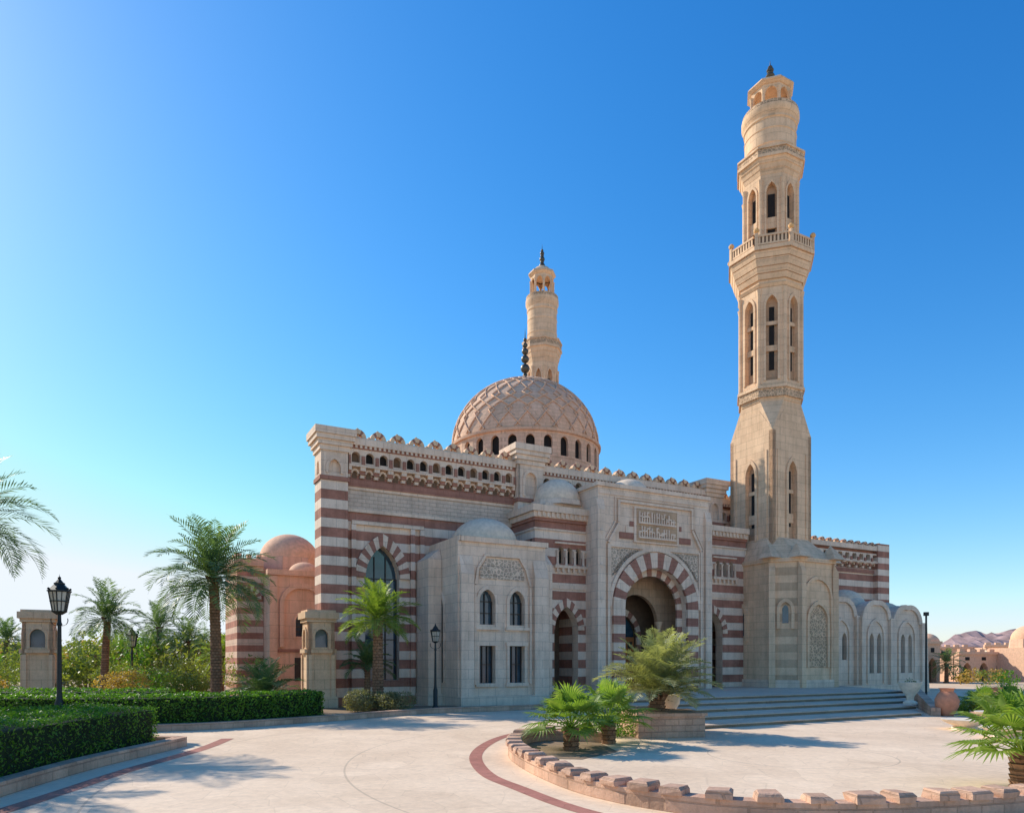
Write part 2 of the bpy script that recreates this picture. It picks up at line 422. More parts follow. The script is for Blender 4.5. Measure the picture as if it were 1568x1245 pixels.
for s in (-1,1):
    for i in range(26):
        sp=cu.splines.new('POLY'); K=30; sp.points.add(K)
        for k in range(K+1):
            ph=R(2+76*k/K)
            zig=abs(((k/K*5)%2)-1)
            a=2*math.pi*i/26+s*(R(16)*zig+R(22)*k/K)
            rr=(r+.0)*math.cos(ph)
            sp.points[k].co=(cx+rr*math.cos(a),cy+rr*math.sin(a),15.5+4.42*math.sin(ph),1)
cu.materials.append(M['dome'])
o=bpy.data.objects.new('dome_lattice',cu); scene.collection.objects.link(o); o.parent=mosque

# --- projecting bay with paired windows
mb=MB()
y=-3.2
ops=[(5.2,.37,3.5,4.5,5.0),(6.65,.37,3.5,4.5,5.0)]
mb.arch_wall(3.96,8.1,3.0,7.0,ops,y,.35,'cream',n=6)
mb.arch_wall(3.96,8.1,0,3.0,[(5.2,.37,1.0,2.6,2.6),(6.65,.37,1.0,2.6,2.6)],y,.35,'cream',edges=False)
for a in (5.2,6.65):
    window(mb,a,.37,3.5,4.5,5.0,y+.3,1,2); window(mb,a,.37,1.0,2.6,2.6,y+.3,2,2,m='glass')
    mb.arch_ring(a,.38,.52,4.5,.5,.68,y-.06,.07,['cream'],n=6,jamb=3.4)
    mb.box(a-.58,a+.58,y-.12,y,3.28,3.4,'cream'); 
    mb.box(a-.5,a-.38,y-.05,y,1.0,2.6,'cream'); mb.box(a+.38,a+.5,y-.05,y,1.0,2.6,'cream')
    mb.box(a-.55,a+.55,y-.08,y,2.6,2.75,'cream'); mb.box(a-.55,a+.55,y-.09,y,.85,1.0,'cream')
mb.box(3.98,8.08,y+.36,-.01,0,6.85,'cream')
mb.hull([(x,yy,z) for x,z in((4.85,5.45),(7.0,5.45),(7.0,5.85),(6.7,6.3),(5.15,6.3),(4.85,5.85)) for yy in(y-.04,y-.002)],'relief')
mould(mb,y,[(4.62,.9),(4.62,5.2),(4.75,5.9),(5.1,6.45),(6.75,6.45),(7.1,5.9),(7.3,5.2),(7.3,.9)],.1,.1)
for a0,a1 in ((3.9,4.5),(7.45,8.15)):
    mb.box(a0,a1,y-.22,y+.3,0,5.6,'cream'); 
    mb.hull([(a0,y-.22,5.6),(a1,y-.22,5.6),(a0,y+.3,5.6),(a1,y+.3,5.6),(a0,y+.0,6.4),(a1,y+.0,6.4),(a0,y+.3,6.4),(a1,y+.3,6.4)],'cream')
mb.box(3.9,8.2,y-.1,y+.4,6.98,7.2,'cream'); mb.box(3.86,3.96,y-.1,0,6.98,7.2,'cream')
mb.box(3.85,8.15,y-.3,y,0,.45,'cream')
mb.tf=rotz(3.96,-1.6,-math.pi/2)
mb.arch_wall(-1.6,1.6,0,6.98,[(-.2,.3,1.0,4.2,4.9)],-.12,.12,'cream')
window(mb,-.2,.3,1.0,4.2,4.9,-.02,1,3); mb.arch_ring(-.2,.3,.42,4.2,.7,.86,-.17,.06,['cream'],n=5,jamb=1.0); mb.tf=None
mb.box(3.2,3.82,-1.5,-.01,0,6.4,'cream'); mb.hull([(3.2,-1.5,6.4),(3.82,-1.5,6.4),(3.2,0,6.4),(3.82,0,6.4),(3.82,-1.3,6.9),(3.82,0,6.9)],'cream')
mb.box(3.15,3.9,-1.6,-.01,0,.5,'cream')
mb.box(8.1,8.65,-2.9,-2.0,0,6.3,'cream'); mb.hull([(8.1,-2.9,6.3),(8.65,-2.9,6.3),(8.1,-2,6.3),(8.65,-2,6.3),(8.1,-2.4,7.0),(8.65,-2.3,6.9),(8.1,-2,7.0)],'cream')
mb.ngon(6.0,-1.3,1.7,7.0,1.6,7.25,8,'cream')
mb.dome(6.0,-1.3,1.5,7.25,1.15,'domepale')
mb.make('window_bay',mosque)

# --- flanking blocks
def flank(mb,u0,u1,door,win):
    y=-2.2
    mb.arch_wall(u0,u1,.3,6.2,[(door,.66,.3,3.4,4.5)],y,.5,'stripe','cream',n=8)
    mb.arch_ring(door,.66,1.0,3.4,1.1,1.5,y-.05,.06,['red','cream'],n=7)
    ops=[(win-.48,.17,6.5,7.05,7.3),(win,.17,6.5,7.05,7.3),(win+.48,.17,6.5,7.05,7.3)]
    mb.arch_wall(u0,u1,6.2,7.6,ops,y,.3,'stripe','cream',n=4)
    mb.box(u0+.01,u1-.01,y+.35,y+.4,6.2,7.6,'dark')
    for k in (-.72,-.24,.24,.72): mb.lathe(win+k,y-.06,[(.09,6.42),(.06,6.5),(.06,7.0),(.1,7.1)],8,'cream')
    mb.box(win-.9,win+.9,y-.16,y-.001,6.28,6.42,'cream'); mb.box(win-.85,win+.85,y-.08,y-.001,7.42,7.5,'cream')
    for i in range(6): mb.box(win-.8+i*.3,win-.7+i*.3,y-.14,y-.002,6.1,6.28,'cream')
    mb.box(u0,u1,y,-.01,7.6,8.4,'stripe')
    mb.box(u0-.05,u1,y-.06,-.01,7.98,8.08,'cream')
    mb.box(u0-.06,u1,y-.08,-.01,8.4,8.55,'red')
    mb.box(u0-.14,u1,y-.16,-.01,8.55,8.8,'cream'); mb.box(u0-.24,u1,y-.26,-.01,8.8,9.1,'cream')
    for i in range(int((u1-u0)/.25)): mb.box(u0+.04+i*.25,u0+.16+i*.25,y-.22,y-.161,8.58,8.8,'cream')
    mb.box(u0,u0+.3,y+.5,-.01,0,7.6,'stripe'); mb.box(u1-.3,u1,y+.5,-.01,0,7.6,'stripe')
    mb.box(u0+.3,u1-.3,y+.5,-.01,5.2,5.4,'inner')
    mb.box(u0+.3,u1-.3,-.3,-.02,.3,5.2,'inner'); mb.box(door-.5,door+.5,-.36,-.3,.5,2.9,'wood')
    mb.box(u0,u1,y-.05,y-.001,5.3,5.5,'cream')
mb=MB()
flank(mb,8.14,10.95,9.85,10.05)
mb.box(8.9,11.0,-1.9,-.05,9.1,9.35,'cream')
mb.ngon(10.1,-.95,1.25,9.35,1.2,9.6,8,'cream'); mb.dome(10.1,-.95,1.15,9.6,1.15,'domepale')
mb.make('left_flank_block',mosque)
mb=MB()
flank(mb,17.8,21.5,19.1,19.9)
mb.make('right_flank_block',mosque)

# --- portal
mb=MB(); y=-3.2; uc=14.375
mb.arch_wall(10.95,17.8,.3,7.6,[(uc,1.95,.3,4.5,6.45)],y,.7,'cream','cream',n=12)
mb.box(10.95,17.8,y,-.5,7.6,10.1,'cream')
mb.box(10.95,11.45,y+.7,-.01,0,7.6,'cream'); mb.box(17.3,17.8,y+.7,-.01,0,7.6,'cream')
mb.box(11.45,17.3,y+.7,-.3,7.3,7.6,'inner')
mb.arch_ring(uc,1.94,2.62,4.5,1.96,2.7,y-.14,.15,['cream','red'],n=9,jamb=.55,jh=.42)
mb.arch_ring(uc,2.68,2.85,4.5,2.76,2.95,y-.09,.1,['cream'],n=12)
mb.arch_ring(uc,1.62,1.94,4.5,1.6,1.95,y+.3,.12,['red','cream'],n=9,jamb=.55,jh=.42)
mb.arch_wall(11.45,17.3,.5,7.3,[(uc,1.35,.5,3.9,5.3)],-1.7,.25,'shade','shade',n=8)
for sx in (-1,1): mb.lathe(uc+sx*1.35,-1.8,[(.2,.5),(.2,.7),(.12,.8),(.11,3.6),(.2,3.85),(.2,3.95)],10,'sand')
for a0,a1 in ((10.85,11.25),(17.5,17.9)):
    mb.box(a0,a1,y-.16,y+.4,.3,9.0,'cream')
    mb.hull([(a0,y-.16,9.0),(a1,y-.16,9.0),(a0,y+.4,9.0),(a1,y+.4,9.0),(a0,y-.02,9.5),(a1,y-.02,9.5),(a0,y+.4,9.5),(a1,y+.4,9.5)],'cream')
    for zz in (1.6,3.2,4.8,6.4,8.0):
        mb.hull([((a0+a1)/2+dx,y-.16+dy,zz+dz) for dx,dy,dz in((-.13,0,0),(.13,0,0),(0,0,.22),(0,0,-.22),(0,-.06,0))],'cream')
mb.box(10.86,17.89,y-.1,-.4,10.1,10.28,'cream'); mb.box(11.0,17.75,y-.04,y-.001,9.75,9.9,'cream')
mould(mb,y,[(11.5,.6),(11.5,7.5),(12.1,8.45),(12.1,9.5),(16.65,9.5),(16.65,8.45),(17.25,7.5),(17.25,.6)],.12,.12)
mould(mb,y,[(11.33,.6),(11.33,7.6),(11.93,8.55),(11.93,9.66),(16.82,9.66),(16.82,8.55),(17.42,7.6),(17.42,.6)],.06,.06)
mould(mb,y,[(11.62,4.5),(11.62,7.35),(17.13,7.35),(17.13,4.5)],.08,.08)
for sx in (-1,1):
    S=[(uc+sx*a,z) for a,z in ((1.0,7.27),(2.68,7.27),(2.68,5.9),(2.45,6.35),(2.0,6.85),(1.5,7.15))]
    for k in range(1,len(S)-1):
        mb.face([(S[0][0],y-.035,S[0][1]),(S[k][0],y-.035,S[k][1]),(S[k+1][0],y-.035,S[k+1][1])],'relief')
mb.box(uc-2.2,uc+2.2,y-.05,y-.002,7.75,8.05,'red')
mb.box(uc-1.85,uc+1.85,y-.055,y-.002,8.052,8.35,'cream')
mb.box(uc-1.6,uc+1.6,y-.05,y-.002,8.352,8.6,'red')
mb.box(uc-1.38,uc+1.38,y-.10,y-.003,7.62,9.33,'cream')
mb.box(uc-1.25,uc+1.25,y-.12,y-.1,7.7,9.25,'shade')
rnd=random.Random(3)
for row in range(2):
    zb=7.82+row*.7; x=uc-1.15
    mb.box(uc-1.15,uc+1.15,y-.19,y-.12,zb,zb+.08,'cream')
    while x<uc+1.1:
        h=rnd.choice((.35,.52,.58)); wd=.065
        mb.box(x,x+wd,y-.19,y-.12,zb+.08,zb+h,'cream')
        if rnd.random()<.55: mb.box(x+wd,x+.15,y-.19,y-.12,zb+h*.55,zb+h*.55+.07,'cream')
        if rnd.random()<.4: mb.box(x+wd,x+.15,y-.19,y-.12,zb+h-.07,zb+h,'cream')
        x+=.15
mb.dome(uc,-1.0,1.2,10.1,1.15,'domepale')
mb.make('entrance_portal',mosque)

# --- right wing with gallery
mb=MB()
mb.box(25.0,36.4,.0,9,0,9.2,'stripe')
gallery(mb,25.3,36.35,8.0,9.0,0,.7); 
mb.box(25.0,36.45,-.3,.3,9.2,9.5,'cream'); mb.box(25.0,36.4,-.1,-.002,7.7,7.95,'red')
for i in range(16):
    x=25.2+i*.7; mb.arch_ring(x+.3,.12,.28,9.5,.18,.3,-.1,.2,['sand','red'],n=3)
for k in range(4):
    a=29.4+k*.6; mb.box(a-.16,a+.16,-.02,-.003,6.4,7.2,'dark'); mb.lathe(a+.3,-.08,[(.1,6.3),(.07,6.4),(.07,7.1),(.12,7.2)],8,'cream')
mb.box(28.9,31.7,-.2,-.004,6.15,6.3,'cream'); mb.box(35.5,36.7,-.35,.6,0,9.7,'stripe')
mb.box(24.8,26.2,-.4,.6,7.9,9.9,'cream')
mb.make('right_wing',mosque)

# --- domed side porches
mb=MB()
def porch(u0,u1,y,zt,wins):
    uc=(u0+u1)/2; hw=(u1-u0)/2
    mb.arch_wall(u0,u1,0,zt-1.2,[(uc+w,.2,2.0 if tall else 1.2,3.2,3.6) for w,tall in wins],y,.3,'cream',n=4)
    mb.box(u0+.01,u1-.01,y+.32,-.05,0,zt-1.2,'cream')
    mb.face([(u0+.02,y+.25,1.1),(u1-.02,y+.25,1.1),(u1-.02,y+.25,3.7),(u0+.02,y+.25,3.7)],'glass')
    P=[(uc+x,zt-1.2+z) for x,z in arc_pts(hw*.98,1.1,8)]
    for p,q in zip(P,P[1:]):
        mb.face([(p[0],y,zt-1.2),(q[0],y,zt-1.2),(q[0],y,q[1]),(p[0],y,p[1])],'cream')
        mb.face([(p[0],y,p[1]),(q[0],y,q[1]),(q[0],y+.5,q[1]),(p[0],y+.5,p[1])],'cream')
    mb.arch_ring(uc,hw*.8,hw*1.0,zt-1.2,.85,1.15,y-.12,.13,['cream'],n=8)
    mb.arch_ring(uc,hw*.5,hw*.62,3.4,.9,1.1,y-.08,.09,['cream'],n=6,jamb=.6)
    for a in (u0,u1): mb.box(a-.16,a+.16,y-.2,y+.1,0,zt-1.1,'cream')
    mb.dome(uc,y+1.5,hw*.85,zt-1.1,1.35,'domepale',28,8)
porch(26.9,29.6,-3.0,5.7,((-.35,1),(.35,1)))
porch(29.8,32.5,-3.2,5.6,((-.35,0),(.35,0)))
porch(32.7,35.6,-3.2,5.4,((-.35,0),(.35,0)))
mb.box(26.9,35.6,-1.2,-.02,0,5.2,'cream')
mb.dome(28.3,-.9,1.1,5.2,1.2,'domepale'); mb.dome(31.3,-.9,1.3,5.2,1.2,'domepale')
mb.dome(35.4,-1.5,1.6,4.2,1.3,'domepale'); mb.ngon(35.6,-1.6,1.7,0,1.6,4.3,8,'cream')
mb.box(26.8,36,-3.5,-.03,0,.5,'cream')
mb.make('domed_side_porch',mosque)

# --- minaret
def minaret(name,cu_,cv_,sc=1.0,base=True,remap=None):
    mb=MB()
    S='sand'
    def faces4(fn):
        for k in range(4):
            mb.tf=rotz(0,0,k*math.pi/2); fn()
        mb.tf=None
    def faces8(fn):
        for k in range(8):
            mb.tf=rotz(0,0,k*math.pi/4); fn()
        mb.tf=None
    z0=7.6 if base else 0
    mb.box(-1.28,1.28,-1.28,1.28,z0,14.2,'shade')
    def f():
        mb.arch_wall(-1.5,1.5,z0,14.2,[(0,.33,8.4,12.0,12.7)],-1.5,.24,S,n=6)
        mb.box(-.13,.13,-1.30,-1.281,9.2,12.2,'dark'); mb.box(-.3,.3,-1.34,-1.281,9.4,9.9,'sand'); mb.box(-.3,.3,-1.34,-1.281,11.0,11.2,'sand')
        mb.arch_ring(0,.33,.5,12.0,.7,.95,-1.56,.07,[S],n=6,jamb=8.4)
        for a in (-1.1,1.1): mb.box(a-.05,a+.05,-1.55,-1.499,8.6,13.2,S)
        mb.hull([(-1.5,-1.5,14.2),(1.5,-1.5,14.2),(-1.5,-1.3,14.2),(1.5,-1.3,14.2),(-.62,-1.52,15.4),(.62,-1.52,15.4),(-.62,-1.3,15.5),(.62,-1.3,15.5)],S)
    faces4(f)
    r8=1.5/math.cos(math.pi/8)
    oc=[(r8*math.cos(math.pi/8+i*math.pi/4),r8*math.sin(math.pi/8+i*math.pi/4),16.0) for i in range(8)]
    mb.hull([(a*1.49,b*1.49,14.2) for a in(-1,1) for b in(-1,1)]+oc,S)
    mb.ngon(0,0,1.53,15.9,1.56,16.1,8,S); mb.ngon(0,0,1.66,16.1,1.66,16.55,8,'reliefsand'); mb.ngon(0,0,1.74,16.55,1.74,16.7,8,S)
    ap=1.58; hw=ap*math.tan(math.pi/8)
    mb.ngon(0,0,ap-.24,16.6,ap-.24,22.5,8,'shade')
    def f():
        mb.arch_wall(-hw,hw,16.7,22.5,[(0,.30,17.0,21.0,21.55)],-ap,.25,S,n=5,edges=False)
        mb.box(-.13,.13,-ap+.21,-ap+.235,17.6,21.0,'dark'); mb.box(-.30,.30,-ap+.13,-ap+.235,18.6,18.9,S)
        mb.box(-.30,.30,-ap+.13,-ap+.235,20.0,20.2,S)
        mb.arch_ring(0,.30,.42,21.0,.55,.75,-ap-.05,.06,[S],n=5,jamb=17.0)
        mb.lathe(-hw,-ap-.0,[(.12,16.7),(.09,17),(.09,21.6),(.14,21.9)],8,S)
    faces8(f)
    for z0_,z1_,a in ((22.0,22.2,1.70),(22.4,22.7,1.76),(22.7,23.0,1.88),(23.0,23.4,2.0),(23.4,23.75,2.12)):
        mb.ngon(0,0,a-.1,z0_,a,z1_-.04,8,S); mb.ngon(0,0,a-.06,z1_-.04,a-.06,z1_,8,S)
    mb.ngon(0,0,2.2,23.75,2.2,23.95,8,S)
    hb=2.14*math.tan(math.pi/8)
    def f():
        mb.box(-hb+.1,hb-.1,-2.16,-2.09,24.0,24.1,S); mb.box(-hb+.1,hb-.1,-2.17,-2.07,24.45,24.55,S)
        mb.box(-hb+.12,hb-.12,-2.12,-2.10,24.1,24.45,'inner')
        for q in range(8): mb.box(-hb+.18+q*.19,-hb+.28+q*.19,-2.15,-2.09,24.1,24.45,S)
        mb.box(-hb-.0,-hb+.16,-2.2,-2.02,23.95,24.65,S); mb.ball(-hb+.08,-2.12,24.8,.15,'gold',8)
    faces8(f)
    ap2=1.36; h2=ap2*math.tan(math.pi/8)
    mb.ngon(0,0,ap2-.24,23.9,ap2-.24,28.4,8,'shade')
    def f():
        mb.arch_wall(-h2,h2,23.95,28.4,[(0,.27,24.2,27.2,27.75)],-ap2,.24,S,n=5,edges=False)
        mb.box(-.18,.18,-ap2+.2,-ap2+.235,24.2,27.2,'dark'); mb.box(-.27,.27,-ap2+.1,-ap2+.19,25.3,25.9,S)
        mb.lathe(-h2,-ap2,[(.13,24.2),(.1,24.5),(.1,27.6),(.14,27.9)],8,S)
        mb.arch_ring(0,.27,.37,27.2,.55,.72,-ap2-.04,.05,[S],n=5,jamb=24.4)
    faces8(f)
    for z0_,z1_,a in ((28.2,28.45,1.45),(28.45,28.7,1.55),(28.7,28.95,1.66)):
        mb.ngon(0,0,a-.08,z0_,a,z1_,8,S)
    mb.ngon(0,0,1.74,28.95,1.74,29.1,8,S)
    mb.ngon(0,0,1.69,29.1,1.69,29.4,8,'reliefsand'); mb.ngon(0,0,1.75,29.4,1.75,29.5,8,S)
    mb.lathe(0,0,[(1.36,29.5),(1.36,31.25),(1.42,31.3),(1.42,31.4),(1.38,31.43),(1.45,31.6),(1.53,31.72),(1.53,31.95),(0,31.951)],36,S)
    mb.lathe(0,0,[(1.49,31.95),(1.49,32.15),(1.40,32.15),(1.40,31.95)],36,'reliefsand')
    for zz in (29.9,30.7): mb.lathe(0,0,[(1.36,zz),(1.39,zz+.02),(1.39,zz+.08),(1.36,zz+.1)],36,S)
    ap3=1.0; h3=ap3*math.tan(math.pi/8)
    def f():
        mb.arch_wall(-h3,h3,31.95,33.35,[(0,.31,31.95,32.85,33.2)],-ap3,.12,S,n=5)
        mb.lathe(-h3,-ap3,[(.10,32),(.07,32.1),(.07,33),(.11,33.1)],8,S)
    faces8(f)
    mb.ngon(0,0,1.04,33.35,1.2,33.48,8,S); mb.ngon(0,0,1.2,33.48,1.14,33.6,8,S)
    mb.lathe(0,0,[(1.0,33.6),(.92,33.7),(.65,33.88),(.34,33.98),(.2,34.02),(0,34.02)],20,S)
    for z,rr in ((34.07,.28),(34.30,.18),(34.46,.25),(34.66,.17),(34.8,.2),(34.97,.13)):
        mb.ball(0,0,z,rr,'finial',12,.6)
    mb.lathe(0,0,[(.06,34),(.05,34.9),(0,35.4)],8,'finial')
    if remap:
        for v in mb.v: v.z=remap(v.z)
    o=mb.make(name,mosque,(cu_,-cv_,0)); o.scale=(sc,sc,1); return o
minaret('front_minaret',23.25,2.3)
# the rear minaret is the taller-tiered, more slender of the pair
def rm(z):
    zz=36.6-(35.3-z)*1.42
    return zz if z>16.7 else z/16.7*(36.6-(35.3-16.7)*1.42)
minaret('rear_minaret',22.3,-20.9,.90,False,rm)
mb=MB()
def octo(u0,u1,v0,v1,c):
    return [(u0+c,-v1),(u1-c,-v1),(u1,-v1+c),(u1,-v0),(u0,-v0),(u0,-v1+c)]
P0=octo(21.3,25.9,0,5.1,1.0)
mb.frus(P0,0,P0,7.3,'sand'); mb.frus(octo(21.2,26,0,5.2,1.0),0,octo(21.2,26,0,5.2,1.0),.95,'cream')
mb.frus(P0,7.3,octo(21.75,24.9,.5,3.9,.5),8.5,'sand')
mb.frus(octo(21.2,26.0,0,5.2,1.05),7.1,octo(21.2,26,0,5.2,1.05),7.3,'sand')
def panel(p,q,hw,sill,spr,apx,lattice=False):
    ax,ay=p;bx,by=q; a=math.atan2(by-ay,bx-ax)
    mb.tf=rotz((ax+bx)/2,(ay+by)/2,a)
    mb.arch_ring(0,hw,hw+.16,spr,apx-spr,apx-spr+.2,-.12,.13,['sand'],n=6,jamb=sill)
    if lattice:
        P=[(-hw,sill),(hw,sill)]+[(x,spr+z) for x,z in arc_pts(hw,apx-spr,6)][::-1]
        mb.face([(x,-.02,z) for x,z in P],'reliefsand')
        mb.arch_ring(0,hw+.28,hw+.4,spr+1.2,apx-spr+.1,apx-spr+.3,-.10,.11,['sand'],n=6,jamb=.95)
    else:
        P=[(-hw*.55,sill+.3),(hw*.55,sill+.3)]+[(x,spr+z) for x,z in arc_pts(hw*.55,(apx-spr)*.6,6)][::-1]
        mb.face([(x,-.015,z) for x,z in P],'glass')
    l=math.hypot(bx-ax,by-ay)/2
    mb.box(-l-.12,-l+.2,-.24,.05,0,6.6,'sand')
    mb.hull([(x,yy,z) for x,yy,z in((-l-.12,-.24,6.6),(-l+.2,-.24,6.6),(-l-.12,.05,6.6),(-l+.2,.05,6.6),(-l-.12,.0,7.1),(-l+.2,.0,7.1))],'sand')
    mb.tf=None
panel(P0[5],P0[0],.28,3.6,4.6,5.0)
panel(P0[0],P0[1],.72,1.6,4.0,4.9,lattice=True)
panel(P0[1],P0[2],.28,1.8,4.6,5.1)
panel(P0[4],P0[5],.35,3.0,4.4,4.9)
for p in (P0[5],P0[0],P0[1],P0[2]):
    mb.hull([(p[0]+a*.45,p[1]+b*.45,7.3) for a in(-1,1) for b in(-1,1)]+[(p[0]+.1,p[1]+.3,8.15)],'sand')
mb.make('minaret_podium',mosque)

# --- left pink wing
mb=MB()
mb.arch_wall(-2.5,1.0,0,6.1,[(-1.0,.3,3.1,3.8,4.2)],4,.3,'pink',n=6)
window(mb,-1.0,.3,3.1,3.8,4.2,4.25); mb.arch_ring(-1.0,.31,.42,3.8,.42,.56,3.94,.07,['pink'],n=6,jamb=3.0)
mb.arch_ring(-1.0,.85,1.05,4.6,.75,1.0,3.86,.15,['pink'],n=8,jamb=2.6)
mb.box(-1.35,-.65,3.97,3.999,1.0,2.1,'frame')
for a in (-2.4,.7): mb.box(a-.1,a+.25,3.88,3.999,0,5.9,'pink')
mb.box(-2.49,1.0,4.3,9,0,6.0,'pink'); mb.box(-2.6,1.0,3.85,4.3,5.95,6.2,'pink'); mb.box(-2.2,.6,3.94,3.999,2.35,2.5,'red')
mb.box(-3.7,-2.5,5.6,10,0,6.5,'pinkstripe'); mb.box(-3.85,-2.5,5.45,10,6.5,6.85,'pink')
for i in range(3): mb.box(-3.7+i*.45,-3.5+i*.45,5.5,5.8,6.85,7.05,'pink')
for i in range(5): mb.box(-3.8,-3.6,5.5+i*.8,5.8+i*.8,6.85,7.05,'pink')
mb.arch_ring(-3.1,.3,.5,4.9,.4,.7,5.5,.1,['red','cream'],n=5)
mb.ngon(-.8,8,1.55,6.0,1.5,7.2,8,'pink'); mb.dome(-.8,8,1.5,7.2,1.35,'pinkdome')
mb.dome(-.7,5.0,.75,6.15,.6,'pinkdome',24,8)
mb.make('side_wing',mosque)

# ------------------------------------------------------------------ ground & steps
def sheet(name,pts,z,m):
    mb=MB(); mb.face([(x,y,z) for x,y in pts],m); return mb.make(name)
sheet('ground',[(-900,-300),(900,-300),(900,1500),(-900,1500)],0,'sandg')
sheet('plaza_paving',[(-60,-10),(60,-10),(60,46),(-60,46)],.004,'pave')
def cat(pts,k=8):
    out=[]
    P=[pts[0]]+list(pts)+[pts[-1]]
    for i in range(1,len(P)-2):
        p0,p1,p2,p3=[Vector(P[j]) for j in (i-1,i,i+1,i+2)]
        for t in range(k):
            t/=k; out.append(.5*((2*p1)+(p2-p0)*t+(2*p0-5*p1+4*p2-p3)*t*t+(3*p1-p0-3*p2+p3)*t**3))
    out.append(Vector(P[-1])); return out
def offs(P,d):
    o=[]
    for i,p in enumerate(P):
        a=P[max(0,i-1)];b=P[min(len(P)-1,i+1)]; t=(b-a).normalized(); o.append(Vector((p.x-t.y*d,p.y+t.x*d)))
    return o
def strip(mb,P,w,z0,z1,m):
    A=offs(P,w/2);B=offs(P,-w/2)
    for i in range(len(P)-1):
        if z1-z0<.001: mb.face([(*A[i],z0),(*A[i+1],z0),(*B[i+1],z0),(*B[i],z0)],m)
        else: mb.frus([A[i],B[i],B[i+1],A[i+1]],z0,[A[i],B[i],B[i+1],A[i+1]],z1,m)
mb=MB()
strip(mb,cat([(1.9,20.6),(.75,20.3),(-.1,19),(-.6,17),(-.75,14.8),(-.45,12.6),(.1,11.2),(1.0,9.4),(2.4,7.9),(4,7)]),.26,.008,.008,'redpave')
strip(mb,cat([(-7.2,18.2),(-6.95,16),(-6.95,13),(-6.75,10),(-6.6,6)]),.3,.008,.008,'redpave')
mb.make('red_paving_band')
mb=MB()
edges=[15.0,13.7,12.4,11.1,9.8]
for i,v in enumerate(edges):
    ur=16.7+(15-v)*1.357; ul=5.7+(15-v)*.33
    poly=[(ul,v),(ur,v),(26.5,4.5),(26.5,.2),(8.75,.2),(8.75,3.4)]
    poly=[W(u,v_)[:2] for u,v_ in poly]
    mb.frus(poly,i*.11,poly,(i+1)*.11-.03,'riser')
    poly2=[(ul-.04,v+.05),(ur+.04,v+.05),(26.55,4.5),(26.55,.2),(8.7,.2),(8.7,3.4)]
    poly2=[W(u,v_)[:2] for u,v_ in poly2]
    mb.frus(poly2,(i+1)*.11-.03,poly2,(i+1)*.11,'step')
mb.make('entrance_steps')
mb=MB()
a=W(16.8,15.3);b=W(24.8,9.2)
d=Vector((b[0]-a[0],b[1]-a[1])).normalized(); nrm=Vector((d.y,-d.x))*.3
mb.hull([(a[0],a[1],0),(a[0]+nrm.x,a[1]+nrm.y,0),(b[0],b[1],0),(b[0]+nrm.x,b[1]+nrm.y,0),(a[0],a[1],.3),(a[0]+nrm.x,a[1]+nrm.y,.3),(b[0],b[1],.95),(b[0]+nrm.x,b[1]+nrm.y,.95)],'kerb')
mb.make('step_side_wall')

kl=cat([(-9.6,16.75),(-7.9,16.7),(-7.68,16.2),(-7.8,13.3),(-7.6,10.6),(-7.2,7)])
mb=MB(); strip(mb,kl,.28,0,.22,'kerb'); mb.make('stone_kerb')
sheet('planting_bed_soil',[(-30,7),(-7.6,7),(-7.8,16.6),(-30,16.6)],.06,'soil')
k2=cat([(-26,19.9),(-14,19.9),(-9.4,20.3),(-6.2,23.2),(-4.6,25.2),(-2.9,26.9),(-1,27.9),(1.2,29.1)])
mb=MB(); strip(mb,k2,.3,0,.2,'kerb'); mb.make('stone_kerb')
sheet('planting_bed_soil',[(-40,20),(-9.4,20.4),(-6.2,23.3),(-4.6,25.3),(-2.9,27),(-1,28),(1.1,29.2),(0,30.5),(-8,30),(-14,45),(-60,45)],.07,'soil')

wl=cat([(2.2,17.4),(1.2,17.9),(.45,17.5),(.1,16.3),(.1,14.4),(.6,12.2),(1.3,10.5),(2.4,9.35),(3.8,8.95),(5.3,9.1),(6.8,9.5),(8.3,10.1),(10,11.2),(12,12.9)],10)
mb=MB(); strip(mb,wl,.26,0,.24,'kerb')
acc=0; rnd=random.Random(5)
for i in range(len(wl)-1):
    acc+=(wl[i+1]-wl[i]).length
    if acc>.46:
        acc=0; p=wl[i]; t=(wl[i+1]-wl[i]).normalized(); a=math.atan2(t.y,t.x)+rnd.uniform(-.1,.1)
        mb.tf=rotz(p.x,p.y,a); h=.34+rnd.uniform(-.02,.02)
        l=rnd.uniform(.12,.18)
        mb.hull([(sx*l*k+rnd.uniform(-.015,.015),sy*.17*k+rnd.uniform(-.015,.015),z+rnd.uniform(-.008,.008)) for sx in(-1,1) for sy in(-1,1) for z,k in((.235,1),(h-.04,1.02),(h,.82))],'kerb'); mb.tf=None
mb.make('planter_wall')
sheet('planting_bed_soil',[(.2,14.6),(.15,16.3),(.5,17.4),(1.2,17.8),(2.1,17.3),(2.3,15.6),(1.4,14.4)],.012,'soil')

mb=MB()
P=[(3.2,18.2),(5.0,18.6),(4.9,20.2),(3.0,20.0)]
mb.frus(P,0,P,.55,'kerb'); 
c=(4.03,19.25); P2=[(c[0]+(x-c[0])*1.06,c[1]+(y-c[1])*1.06) for x,y in P]; mb.frus(P2,.55,P2,.63,'kerb')
P3=[(c[0]+(x-c[0])*.8,c[1]+(y-c[1])*.8) for x,y in P]; mb.face([(*p,.634) for p in P3],'soil')
mb.make('stone_planter')

